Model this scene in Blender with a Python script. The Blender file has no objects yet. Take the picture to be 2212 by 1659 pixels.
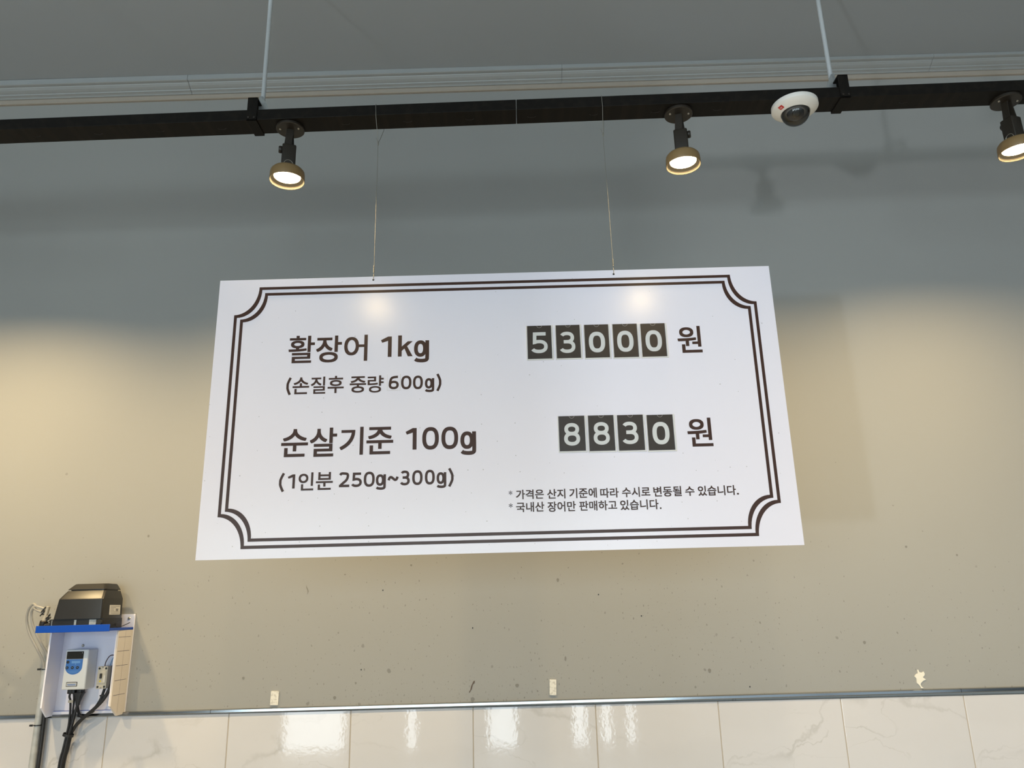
import bpy, bmesh, math, random
from mathutils import Vector, Matrix

random.seed(7)
S = bpy.context.scene
COL = S.collection

# ------------------------------------------------------------------ camera
cam = bpy.data.cameras.new('camera')
cam.sensor_fit = 'HORIZONTAL'; cam.sensor_width = 36.0; cam.lens = 36.0 * 1661.0 / 2212.0
cam.clip_start = 0.02; cam.clip_end = 100
co = bpy.data.objects.new('camera', cam); COL.objects.link(co); S.camera = co
R_ = Vector((0.9996427, 0.01188886, -0.02393988)); U_ = Vector((0.02631398, -0.28041873, 0.95951702))
F_ = Vector((-0.00469437, 0.95980414, 0.28063138))
m = Matrix.Identity(4)
for i in range(3):
    m[i][0] = R_[i]; m[i][1] = U_[i]; m[i][2] = -F_[i]; m[i][3] = (1.02517, -2.04145, 1.6)[i]
co.matrix_world = m

# ------------------------------------------------------------------ world, daylight, exposure
S.view_settings.view_transform = 'Standard'; S.view_settings.look = 'None'
S.view_settings.gamma = 1.0; S.view_settings.use_curve_mapping = False
S.view_settings.exposure = 0.0
W = bpy.data.worlds.new('sky'); S.world = W; W.use_nodes = True
W.node_tree.nodes['Background'].inputs[0].default_value = (0.80, 0.90, 1.0, 1)
W.node_tree.nodes['Background'].inputs[1].default_value = 1.15

def area(name, loc, rot, sx, sy, power, col, shape='RECTANGLE'):
    l = bpy.data.lights.new(name, 'AREA'); l.shape = shape; l.size = sx
    if shape == 'RECTANGLE': l.size_y = sy
    l.energy = power; l.color = col
    o = bpy.data.objects.new(name, l); COL.objects.link(o); o.location = loc; o.rotation_euler = rot
    return o
# daylight outside the glazed shop front on the far side of the room
area('daylight_shop_front', (-1.15, -8.45, 1.3), (math.radians(90), 0, 0), 8.0, 2.8, 385, (0.83, 0.935, 1.0))
# sunlit pavement seen through the glass door
area('daylight_pavement_glare', (-4.4, -8.42, 0.2), (math.radians(100), 0, math.radians(-30)), 0.26, 0.40, 150, (0.88, 0.95, 1.0))

# ------------------------------------------------------------------ materials
def mat(name, col, rough=0.5, metal=0.0, spec=0.5, **kw):
    mt = bpy.data.materials.new(name); mt.use_nodes = True
    b = mt.node_tree.nodes['Principled BSDF']
    b.inputs['Base Color'].default_value = (*col, 1)
    b.inputs['Roughness'].default_value = rough
    b.inputs['Metallic'].default_value = metal
    b.inputs['Specular IOR Level'].default_value = spec
    for k, v in kw.items(): b.inputs[k.replace('_', ' ')].default_value = v
    return mt

class NT:
    """small node helper"""
    def __init__(s, mt): s.t = mt.node_tree; s.b = s.t.nodes['Principled BSDF']
    def n(s, typ, **kw):
        nd = s.t.nodes.new(typ)
        for k, v in kw.items(): setattr(nd, k, v)
        return nd
    def link(s, a, b): s.t.links.new(a, b)
    def math(s, op, a, b=None, c=None, clamp=False):
        nd = s.n('ShaderNodeMath', operation=op); nd.use_clamp = clamp
        for i, v in enumerate((a, b, c)):
            if v is None: continue
            if isinstance(v, (int, float)): nd.inputs[i].default_value = v
            else: s.link(v, nd.inputs[i])
        return nd.outputs[0]
    def mapr(s, v, a, b, c, d, smooth=False):
        nd = s.n('ShaderNodeMapRange')
        if smooth: nd.interpolation_type = 'SMOOTHSTEP'
        s.link(v, nd.inputs[0])
        for i, x in enumerate((a, b, c, d)):
            if isinstance(x, (int, float)): nd.inputs[i + 1].default_value = x
            else: s.link(x, nd.inputs[i + 1])
        return nd.outputs[0]
    def mix(s, f, a, b):
        nd = s.n('ShaderNodeMix', data_type='RGBA')
        if isinstance(f, (int, float)): nd.inputs[0].default_value = f
        else: s.link(f, nd.inputs[0])
        for i, v in ((6, a), (7, b)):
            if isinstance(v, tuple): nd.inputs[i].default_value = (*v, 1)
            else: s.link(v, nd.inputs[i])
        return nd.outputs[2]
    def xz(s):
        tc = s.n('ShaderNodeTexCoord'); sp = s.n('ShaderNodeSeparateXYZ'); s.link(tc.outputs['Object'], sp.inputs[0])
        cb = s.n('ShaderNodeCombineXYZ'); s.link(sp.outputs[0], cb.inputs[0]); s.link(sp.outputs[2], cb.inputs[1])
        return sp.outputs[0], sp.outputs[2], cb.outputs[0]
    def noise(s, vec, scale, detail=3, rough=0.5, dim='2D'):
        nd = s.n('ShaderNodeTexNoise', noise_dimensions=dim); s.link(vec, nd.inputs['Vector'])
        nd.inputs['Scale'].default_value = scale; nd.inputs['Detail'].default_value = detail
        nd.inputs['Roughness'].default_value = rough
        return nd
    def bump(s, h, strength, dist):
        nd = s.n('ShaderNodeBump'); nd.inputs['Strength'].default_value = strength; nd.inputs['Distance'].default_value = dist
        s.link(h, nd.inputs['Height']); s.link(nd.outputs[0], s.b.inputs['Normal'])

def wall_paint():
    mt = mat('grey_wall_paint', (0.27, 0.275, 0.262), 0.55, spec=0.35)
    k = NT(mt); x, z, p = k.xz()
    big = k.noise(p, 0.9, 3).outputs[0]
    base = k.mix(k.mapr(big, 0.3, 0.7, 0, 1), (0.312, 0.314, 0.306), (0.334, 0.336, 0.325))
    warp = k.noise(p, 60, 2).outputs['Color']
    wv = k.n('ShaderNodeVectorMath', operation='MULTIPLY_ADD'); k.link(warp, wv.inputs[0])
    wv.inputs[1].default_value = (0.006, 0.006, 0); k.link(p, wv.inputs[2])
    total = None
    dens = k.noise(p, 1.7, 2).outputs[0]
    side = k.mapr(k.math('ABSOLUTE', k.math('SUBTRACT', x, 1.0)), 0.35, 1.3, 1.0, 0.22)
    for sc, z0, z1, p0, rmin, rmax, stretch in ((15, 1.36, 2.0, 0.55, .02, .085, 1.0), (44, 1.36, 1.80, 0.42, .035, .13, .75), (110, 1.36, 1.76, 0.85, .07, .19, .6)):
        mp = k.n('ShaderNodeMapping'); k.link(wv.outputs[0], mp.inputs[0]); mp.inputs['Scale'].default_value = (1, stretch, 1)
        mp.inputs['Location'].default_value = (sc * .137, sc * .071, 0)
        vo = k.n('ShaderNodeTexVoronoi', voronoi_dimensions='2D'); k.link(mp.outputs[0], vo.inputs['Vector']); vo.inputs['Scale'].default_value = sc
        vo.inputs['Randomness'].default_value = 0.9
        sp = k.n('ShaderNodeSeparateXYZ'); k.link(vo.outputs['Color'], sp.inputs[0])
        prob = k.math('MULTIPLY', k.mapr(z, z0, z1, p0, 0.0), k.math('MULTIPLY', side, k.mapr(dens, .36, .62, .5, 1.3)))
        on = k.math('LESS_THAN', sp.outputs[0], prob)
        rad = k.mapr(k.math('POWER', sp.outputs[1], 3.0), 0, 1, rmin, rmax)
        spot = k.math('MULTIPLY', k.mapr(k.math('DIVIDE', vo.outputs['Distance'], rad), 0.75, 1.1, 1, 0), on)
        spot = k.math('MULTIPLY', spot, k.mapr(sp.outputs[2], 0, 1, .25, .8))
        total = spot if total is None else k.math('MAXIMUM', total, spot)
    col = k.mix(k.math('MULTIPLY', total, 0.62), base, (0.10, 0.095, 0.085))
    k.link(col, k.b.inputs['Base Color'])
    k.bump(k.noise(p, 90, 3).outputs[0], 0.05, 0.002)
    return mt

def marble_tile():
    mt = mat('white_marble_tile', (0.80, 0.78, 0.74), 0.04, spec=0.7)
    k = NT(mt); x, z, p = k.xz()
    idx = k.math('FLOOR', k.math('DIVIDE', x, 0.3)); idz = k.math('FLOOR', k.math('DIVIDE', k.math('SUBTRACT', z, 1.37), 0.6))
    wn = k.n('ShaderNodeTexWhiteNoise', noise_dimensions='2D'); c2 = k.n('ShaderNodeCombineXYZ'); k.link(idx, c2.inputs[0]); k.link(idz, c2.inputs[1]); k.link(c2.outputs[0], wn.inputs['Vector'])
    var = k.math('FLOOR', k.math('MULTIPLY', wn.outputs['Value'], 4))
    lx = k.math('SUBTRACT', x, k.math('MULTIPLY', idx, 0.3)); lz = k.math('SUBTRACT', z, k.math('MULTIPLY', idz, 0.6))
    cb = k.n('ShaderNodeCombineXYZ'); k.link(k.math('ADD', lx, k.math('MULTIPLY', var, 3.7)), cb.inputs[0]); k.link(lz, cb.inputs[1])
    mp = k.n('ShaderNodeMapping'); k.link(cb.outputs[0], mp.inputs[0]); mp.inputs['Rotation'].default_value = (0, 0, math.radians(-38)); mp.inputs['Scale'].default_value = (1.0, 3.0, 1)
    wp = k.noise(cb.outputs[0], 9, 4, 0.6).outputs['Color']
    ad = k.n('ShaderNodeVectorMath', operation='MULTIPLY_ADD'); k.link(wp, ad.inputs[0]); ad.inputs[1].default_value = (0.18, 0.18, 0); k.link(mp.outputs[0], ad.inputs[2])
    def vein(scale, width, lo, hi, off):
        m2 = k.n('ShaderNodeMapping'); k.link(ad.outputs[0], m2.inputs[0]); m2.inputs['Location'].default_value = (off, off * 1.7, 0)
        v = k.math('ABSOLUTE', k.math('SUBTRACT', k.noise(m2.outputs[0], scale, 2, 0.4).outputs[0], 0.5))
        thin = k.mapr(v, 0.0, width, 1, 0)
        brk = k.mapr(k.noise(m2.outputs[0], scale * .9, 2).outputs['Color'], lo, hi, 0, 1)
        return k.math('MULTIPLY', thin, brk)
    v = k.math('MAXIMUM', k.math('MULTIPLY', vein(2.2, .022, .46, .66, 0), .75), k.math('MULTIPLY', vein(3.6, .010, .5, .64, 5.3), .6))
    cl = k.mapr(k.noise(ad.outputs[0], 1.6, 3).outputs[0], .35, .7, 0, 1)
    base = k.mix(cl, (0.635, 0.632, 0.66), (0.600, 0.598, 0.625))
    k.link(k.mix(v, base, (0.45, 0.447, 0.45)), k.b.inputs['Base Color'])
    k.bump(k.noise(p, 90, 2).outputs[0], 0.014, 0.003)
    return mt

def sign_white():
    mt = mat('white_sign_print', (0.85, 0.835, 0.95), 0.20, spec=0.5)
    k = NT(mt); x, z, p = k.xz()
    vo = k.n('ShaderNodeTexVoronoi', voronoi_dimensions='2D'); k.link(p, vo.inputs['Vector']); vo.inputs['Scale'].default_value = 30
    sp = k.n('ShaderNodeSeparateXYZ'); k.link(vo.outputs['Color'], sp.inputs[0])
    on = k.math('LESS_THAN', sp.outputs[0], k.mapr(z, 0.0, 0.5, 0.5, 0.12))
    spot = k.math('MULTIPLY', on, k.mapr(k.math('DIVIDE', vo.outputs['Distance'], k.mapr(sp.outputs[1], 0, 1, .012, .04)), .7, 1.2, .45, 0))
    k.link(k.mix(spot, (0.85, 0.835, 0.95), (0.2, 0.19, 0.18)), k.b.inputs['Base Color'])
    k.bump(k.noise(p, 400, 2).outputs[0], 0.02, 0.001)
    return mt

M = dict(
    wall=wall_paint(), tile=marble_tile(), sign=sign_white(),
    grout=mat('beige_grout', (0.46, 0.40, 0.33), 0.8),
    chrome=mat('polished_steel_trim', (0.31, 0.33, 0.355), 0.14, 1.0),
    ceil=mat('grey_ceiling_paint', (0.375, 0.405, 0.435), 0.7, spec=0.2),
    mould=mat('pale_moulding_paint', (0.335, 0.35, 0.355), 0.45),
    strip=mat('beige_moulding_strip', (0.39, 0.345, 0.295), 0.5),
    plain=mat('plain_room_paint', (0.68, 0.69, 0.69), 0.8),
    floor=mat('grey_floor', (0.60, 0.60, 0.59), 0.5),
    ink=mat('brown_print', (0.058, 0.030, 0.024), 0.27, spec=0.28),
    black=mat('black_powder_coat', (0.010, 0.009, 0.008), 0.5, spec=0.10),
    lampblk=mat('black_lamp_metal', (0.022, 0.017, 0.012), 0.45, spec=0.45),
    shade=mat('glow_tinted_lamp_shade', (0.24, 0.155, 0.065), 0.4, spec=0.5),  # glow around the lamps is put into this golden colour
    reflector=mat('matte_dark_lamp_ring', (0.055, 0.050, 0.042), 0.9, spec=0.0),
    baffle=mat('matte_black_baffle', (0.022, 0.020, 0.017), 0.9, spec=0.0),
    screw=mat('zinc_screw', (0.55, 0.52, 0.45), 0.35, 0.9),
    rod=mat('grey_painted_rod', (0.52, 0.55, 0.57), 0.45),
    gal=mat('galvanised_steel', (0.42, 0.44, 0.44), 0.45, 0.6),
    wire=mat('steel_wire', (0.24, 0.23, 0.20), 0.5, 0.3),
    card=mat('dark_brown_card', (0.042, 0.029, 0.022), 0.35),
    digit=mat('off_white_digit', (0.74, 0.745, 0.75), 0.4),
    rim=mat('clear_white_plastic', (0.80, 0.79, 0.78), 0.2),
    domew=mat('white_camera_plastic', (0.80, 0.78, 0.74), 0.35),
    red=mat('red_sticker', (0.55, 0.015, 0.012), 0.4),
    whitep=mat('white_acrylic', (0.86, 0.855, 0.97), 0.22),
    cream=mat('cream_panel_back', (0.68, 0.625, 0.57), 0.5),
    blue=mat('blue_acrylic', (0.003, 0.062, 0.42), 0.3, spec=0.35),
    mark=mat('navy_pen_mark', (0.09, 0.08, 0.14), 0.6),
    pumpblk=mat('black_pump_plastic', (0.016, 0.015, 0.014), 0.36, spec=0.5),
    dark=mat('dark_rubber', (0.012, 0.012, 0.014), 0.5),
    label=mat('silver_label', (0.62, 0.60, 0.56), 0.4),
    labelink=mat('grey_label_ink', (0.20, 0.20, 0.20), 0.5),
    ctrl=mat('white_controller_plastic', (0.80, 0.80, 0.79), 0.35),
    lcd=mat('dark_screen', (0.016, 0.014, 0.011), 0.35, spec=0.2),
    lcdseg=mat('brown_screen_panel', (0.030, 0.026, 0.019), 0.4, spec=0.2),
    keyblue=mat('blue_key_panel', (0.055, 0.19, 0.55), 0.35),
    keylight=mat('pale_blue_print', (0.16, 0.36, 0.72), 0.4),
    brk=mat('beige_breaker_plastic', (0.50, 0.47, 0.40), 0.45),
    brkgrey=mat('grey_breaker_side', (0.28, 0.28, 0.27), 0.5),
    yellow=mat('yellow_button', (0.70, 0.55, 0.03), 0.4),
    brown=mat('brown_wire', (0.07, 0.03, 0.035), 0.45),
    ltblue=mat('light_blue_wire', (0.18, 0.36, 0.60), 0.45),
    pvc=mat('grey_pvc_conduit', (0.40, 0.42, 0.43), 0.35),
    valve=mat('grey_valve_plastic', (0.36, 0.34, 0.29), 0.4),
    tape=mat('white_tape', (0.74, 0.72, 0.66), 0.5),
    peel=mat('bare_white_plaster', (0.80, 0.77, 0.68), 0.8),
    edge=mat('black_foam_edge', (0.02, 0.018, 0.016), 0.6),
    tube=mat('translucent_tubing', (0.56, 0.55, 0.53), 0.3, Transmission_Weight=0.5, IOR=1.35),
)
def tape_detail(mt, a, b, sc):
    k = NT(mt); x, z, p = k.xz()
    k.link(k.mix(k.mapr(k.noise(p, sc, 4).outputs[0], .48, .66, 0, 1), a, b), k.b.inputs['Base Color'])
tape_detail(M['tape'], (0.74, 0.72, 0.66), (0.55, 0.53, 0.48), 160)
tape_detail(M['pvc'], (0.41, 0.43, 0.44), (0.35, 0.37, 0.385), 40)
tape_detail(M['gal'], (0.42, 0.44, 0.44), (0.33, 0.35, 0.36), 70)
tape_detail(M['black'], (0.010, 0.009, 0.008), (0.014, 0.012, 0.010), 50)

def emission(name, col, s):
    mt = bpy.data.materials.new(name); mt.use_nodes = True; t = mt.node_tree
    t.nodes.remove(t.nodes['Principled BSDF']); e = t.nodes.new('ShaderNodeEmission')
    e.inputs[0].default_value = (*col, 1); e.inputs[1].default_value = s
    t.links.new(e.outputs[0], t.nodes['Material Output'].inputs[0]); return mt
M['lens'] = emission('glowing_led_lens', (1.0, 0.80, 0.48), 22)

def clear(name, tint, f0):
    mt = bpy.data.materials.new(name); mt.use_nodes = True; t = mt.node_tree
    t.nodes.remove(t.nodes['Principled BSDF'])
    tr = t.nodes.new('ShaderNodeBsdfTransparent'); tr.inputs[0].default_value = (*tint, 1)
    gl = t.nodes.new('ShaderNodeBsdfGlossy'); gl.inputs['Roughness'].default_value = 0.06
    lw = t.nodes.new('ShaderNodeLayerWeight'); lw.inputs[0].default_value = f0
    mx = t.nodes.new('ShaderNodeMixShader'); t.links.new(lw.outputs['Fresnel'], mx.inputs[0])
    t.links.new(tr.outputs[0], mx.inputs[1]); t.links.new(gl.outputs[0], mx.inputs[2])
    t.links.new(mx.outputs[0], t.nodes['Material Output'].inputs[0]); return mt
M['pane'] = clear('clear_pocket_film', (0.96, 0.96, 0.96), 0.12)
M['dome'] = clear('smoked_dome_cover', (0.84, 0.83, 0.82), 0.4)
M['glass'] = clear('window_glass', (0.93, 0.96, 0.95), 0.3)

# ------------------------------------------------------------------ mesh helpers
def box(bm, x0, x1, y0, y1, z0, z1, bev=0.0, seg=2, M4=None):
    vs = [bm.verts.new((x, y, z)) for x in (x0, x1) for y in (y0, y1) for z in (z0, z1)]
    fs = [bm.faces.new([vs[i] for i in f]) for f in ((0, 1, 3, 2), (4, 6, 7, 5), (0, 4, 5, 1), (2, 3, 7, 6), (0, 2, 6, 4), (1, 5, 7, 3))]
    if bev > 0:
        es = list({e for f in fs for e in f.edges})
        r = bmesh.ops.bevel(bm, geom=es, offset=bev, segments=seg, affect='EDGES', profile=0.5)
        vs = list({v for f in r['faces'] for v in f.verts} | {v for v in vs if v.is_valid})
    if M4 is not None: bmesh.ops.transform(bm, matrix=M4, verts=vs)
    return vs

def lathe(bm, prof, n=40, M4=None, cap=False):
    """profile of (r, z) about z"""
    rings = []
    for r, z in prof:
        if r < 1e-6: rings.append([bm.verts.new((0, 0, z))])
        else: rings.append([bm.verts.new((r * math.cos(2 * math.pi * i / n), r * math.sin(2 * math.pi * i / n), z)) for i in range(n)])
    for a, b in zip(rings, rings[1:]):
        for i in range(n):
            j = (i + 1) % n
            if len(a) == 1 and len(b) == 1: continue
            if len(a) == 1: bm.faces.new((a[0], b[j], b[i]))
            elif len(b) == 1: bm.faces.new((a[i], a[j], b[0]))
            else: bm.faces.new((a[i], a[j], b[j], b[i]))
    vs = [v for r in rings for v in r]
    if M4 is not None: bmesh.ops.transform(bm, matrix=M4, verts=vs)
    return vs

def smooth_pts(pts, sub=6):
    P = [Vector(p) for p in pts]; out = []
    if len(P) < 3: return P
    for i in range(len(P) - 1):
        p0 = P[max(i - 1, 0)]; p1 = P[i]; p2 = P[i + 1]; p3 = P[min(i + 2, len(P) - 1)]
        for k in range(sub):
            t = k / sub
            out.append(0.5 * ((2 * p1) + (p2 - p0) * t + (2 * p0 - 5 * p1 + 4 * p2 - p3) * t * t + (3 * p1 - p0 - 3 * p2 + p3) * t ** 3))
    out.append(P[-1]); return out

def tube(bm, pts, r, n=10, sub=6):
    P = smooth_pts(pts, sub); rings = []
    up = None
    for i, p in enumerate(P):
        d = (P[min(i + 1, len(P) - 1)] - P[max(i - 1, 0)]).normalized()
        if up is None:
            up = Vector((0, 1, 0)) if abs(d.y) < 0.8 else Vector((1, 0, 0))
        a = d.cross(up).normalized(); b = a.cross(d).normalized(); up = b
        rr = r[min(int(i / max(len(P) - 1, 1) * len(r)), len(r) - 1)] if isinstance(r, (list, tuple)) else r
        rings.append([bm.verts.new(p + rr * (a * math.cos(2 * math.pi * k / n) + b * math.sin(2 * math.pi * k / n))) for k in range(n)])
    for a, b in zip(rings, rings[1:]):
        for i in range(n): bm.faces.new((a[i], a[(i + 1) % n], b[(i + 1) % n], b[i]))
    bm.faces.new(rings[0][::-1]); bm.faces.new(rings[-1])

def prism(bm, poly, y0, y1):
    """polygon in (x, z), extruded from y0 (front) to y1"""
    a = [bm.verts.new((x, y0, z)) for x, z in poly]; b = [bm.verts.new((x, y1, z)) for x, z in poly]
    bm.faces.new(a); bm.faces.new(b[::-1]); n = len(a)
    for i in range(n): bm.faces.new((a[i], b[i], b[(i + 1) % n], a[(i + 1) % n]))
    return a + b

def loft(bm, levels, rad=0.008, seg=4):
    """rounded rectangles (z, x0, x1, y0, y1) stacked"""
    rings = []
    for z, x0, x1, y0, y1 in levels:
        pts = []
        for cx, cy, a0 in ((x1 - rad, y1 - rad, 0), (x0 + rad, y1 - rad, 90), (x0 + rad, y0 + rad, 180), (x1 - rad, y0 + rad, 270)):
            for k in range(seg + 1):
                a = math.radians(a0 + 90 * k / seg); pts.append(bm.verts.new((cx + rad * math.cos(a), cy + rad * math.sin(a), z)))
        rings.append(pts)
    n = len(rings[0])
    for a, b in zip(rings, rings[1:]):
        for i in range(n): bm.faces.new((a[i], a[(i + 1) % n], b[(i + 1) % n], b[i]))
    bm.faces.new(rings[0][::-1]); bm.faces.new(rings[-1])

def root_of(o):
    while o.parent: o = o.parent
    return o

def obj(name, bm, m, parent=None, smooth=False, world=True, bevel=0.0, sharp=38):
    """link a bmesh as one object; bm is in world coordinates unless world is False"""
    if parent is not None and world:
        bmesh.ops.translate(bm, vec=-Vector(root_of(parent).location), verts=bm.verts)
    bmesh.ops.recalc_face_normals(bm, faces=bm.faces)
    me = bpy.data.meshes.new(name); bm.to_mesh(me); bm.free(); me.materials.append(m)
    if smooth:
        me.polygons.foreach_set('use_smooth', [True] * len(me.polygons))
        me.set_sharp_from_angle(angle=math.radians(sharp))
    o = bpy.data.objects.new(name, me); COL.objects.link(o)
    if parent is not None: o.parent = parent
    if bevel:
        b = o.modifiers.new('bevel', 'BEVEL'); b.width = bevel; b.segments = 2; b.limit_method = 'ANGLE'
    return o

def B(): return bmesh.new()

def tag(o, label, cat, group=None):
    o['label'] = label; o['category'] = cat
    if group: o['group'] = group
    return o

def thing(name, loc, label, cat, group=None, rz=0.0):
    o = bpy.data.objects.new(name, None); COL.objects.link(o); o.empty_display_size = 0.03
    o.location = loc; o.rotation_euler = (0, 0, rz)
    return tag(o, label, cat, group)

def struct(name, bm, m, parent=None, **kw):
    o = obj(name, bm, m, parent, **kw); o['kind'] = 'structure'; return o

# ------------------------------------------------------------------ room shell
XL, XR, YB, ZC = -5.4, 6.4, -8.0, 3.1985
bm = B(); box(bm, XL - .1, XR + .1, YB - .3, 0.1, -0.1, 0); struct('floor', bm, M['floor'])
bm = B(); box(bm, XL - .1, XR + .1, YB - .2, 0.1, ZC, ZC + .1); struct('ceiling', bm, M['ceil'])
bm = B(); box(bm, XL - .1, XR + .1, 0.002, 0.1, 0, ZC); wall_front = struct('wall_front', bm, M['wall'])
bm = B(); box(bm, XL - .1, XL, YB, 0.002, 0, ZC); struct('wall_left', bm, M['plain'])
bm = B(); box(bm, XR, XR + .1, YB, 0.002, 0, ZC); struct('wall_right', bm, M['plain'])

# far wall: a glazed shop front over a low parapet with full-height glass gaps
bm = B()
box(bm, XL, XR, YB - .15, YB, 2.65, ZC)
gaps = [(-5.1, -3.7), (-1.9, -1.15), (-0.39, -0.29), (0.59, 0.93), (1.62, 1.77), (1.97, 2.07), (2.27, 2.35)]
xs = XL
for a, b in gaps + [(XR, XR)]:
    if a > xs: box(bm, xs, a, YB - .15, YB, 0, 0.55)
    xs = b
for x in (XL, -3.7, -2.6, -0.8, 1.1, 2.9, 4.6, XR - .12):
    box(bm, x, x + .12, YB - .15, YB, 0.55, 2.65)
struct('wall_back', bm, M['plain'])
for i, (a, b) in enumerate(((-5.28, -3.7), (-3.58, -2.6), (-2.48, -.8), (-.68, 1.1), (1.22, 2.9), (3.02, 4.6), (4.72, 6.28))):
    bm = B(); box(bm, a, b, YB - .085, YB - .075, 0.55, 2.65); struct('window_%d' % (i + 1), bm, M['glass'])
# unseen panel, added so its edge cuts off the low door glare
bm = B(); box(bm, -2.30, -0.90, -3.42, -3.32, 0, 2.02); struct('glare_cut_panel', bm, M['plain'])

# unseen block added behind the camera to keep door glare off the tiles
sc_ = thing('glare_blocker', (-2.55, -4.35, 0), 'plain white block added behind the camera to stop the door glare', 'light blocker')
bm = B(); box(bm, -3.4, -1.72, -4.62, -4.1, 0.0, .89, bev=.01); obj('blocker_body', bm, M['plain'], sc_)
bm = B(); box(bm, -3.45, -1.70, -4.66, -4.07, .89, .93, bev=.006); obj('blocker_top', bm, M['domew'], sc_)

# tiled dado of the front wall
bm = B()
i0, i1 = -18, 21
for row, (z0, z1) in enumerate(((0.7715, 1.3702), (0.1705, 0.7690), (0.0, 0.168))):
    for i in range(i0, i1):
        box(bm, 0.3 * i + .0011, .3 * i + .2989, -.009, .0, z0, z1, bev=.0012, seg=2)
struct('wall_front_tiling', bm, M['tile'])
bm = B(); box(bm, XL, XR, -.0076, .003, 0, 1.3695); struct('wall_front_grout', bm, M['grout'])

SL = 0.0033     # the finishing strip climbs slightly to the right
for k, (a, b) in enumerate(((XL, .2545), (.2555, 2.095), (2.096, XR))):
    bm = B()
    poly = [(-.0125, 0), (-.0130, .0016), (-.0125, .0070), (-.0100, .0085), (.0035, .0085), (.0035, 0)]
    va = [bm.verts.new((a, y, 1.3705 + z + SL * a)) for y, z in poly]; vb = [bm.verts.new((b, y, 1.3705 + z + SL * b)) for y, z in poly]
    bm.faces.new(va); bm.faces.new(vb[::-1])
    for i in range(len(poly)): bm.faces.new((va[i], vb[i], vb[(i + 1) % len(poly)], va[(i + 1) % len(poly)]))
    struct('trim_%d' % (k + 1), bm, M['chrome'])

# crown moulding along the ceiling
prof = [(0.003, .0130), (-.0085, .0135), (-.013, .0140), (-.0135, .0165), (-.018, .0185),
        (-.0225, .0195), (-.0235, .0225), (-.029, .0245), (-.035, .0275), (-.0385, .0310), (-.040, .0318), (-.041, .0340), (-.050, .0352), (-.052, .0365), (-.052, .060), (.003, .060)]
for k, (a, b) in enumerate(((XL, .0425), (.0437, 1.1920), (1.1927, 2.3290), (2.3298, XR))):
    bm = B()
    base = lambda x: 3.1465 + 0.0030 * (x - .4)
    va = [bm.verts.new((a, y, min(base(a) + z, ZC - .0005))) for y, z in prof]; vb = [bm.verts.new((b, y, min(base(b) + z, ZC - .0005))) for y, z in prof]
    bm.faces.new(va); bm.faces.new(vb[::-1])
    for i in range(len(prof)): bm.faces.new((va[i], vb[i], vb[(i + 1) % len(prof)], va[(i + 1) % len(prof)]))
    struct('trim_%d' % (k + 4), bm, M['mould'])
bm = B(); pf = [(.003, 0), (-.0055, 0), (-.0075, .0015), (-.0075, .0125), (-.0085, .0132), (.003, .0132)]
va = [bm.verts.new((XL, y, base(XL) + z)) for y, z in pf]; vb = [bm.verts.new((XR, y, base(XR) + z)) for y, z in pf]
bm.faces.new(va); bm.faces.new(vb[::-1])
for i in range(len(pf)): bm.faces.new((va[i], vb[i], vb[(i + 1) % len(pf)], va[(i + 1) % len(pf)]))
struct('trim_8', bm, M['strip'])

# ------------------------------------------------------------------ lighting rail over the sign
def bz(x): return 2.6952 + .0125 * (x - .6)      # underside of the rail
YF, YK, RH = -.522, -.467, .0275
def shear(o_bm, f):
    for v in o_bm.verts: v.co.z += f(v.co.x)
rail = thing('lighting_rail', (1.0436, (YF + YK) / 2, bz(1.0436)), 'long black square lighting rail running across under the ceiling, above the price sign', 'rail')
for a, b in ((-2.6, 1.0430), (1.0442, 4.6)):
    bm = B(); box(bm, a, b, YF, YK, 0, RH, bev=.0012)
    # cut the long box so that it follows its slope exactly (linear, so two ends are enough)
    shear(bm, bz)
    sec = obj('rail_section', bm, M['black'], rail)
    for x in [-.0774 + .1445 * k for k in range(-3, 20)]:
        if not (a < x < b): continue
        bm = B()
        pts = [(x + .011 * math.cos(t), -.4985 + .008 * math.sin(t), bz(x) - .0002) for t in [math.pi * (.15 + .70 * j / 8) for j in range(9)]]
        tube(bm, pts, .0006, 5, 1)
        obj('knockout', bm, M['dark'], sec)

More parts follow.
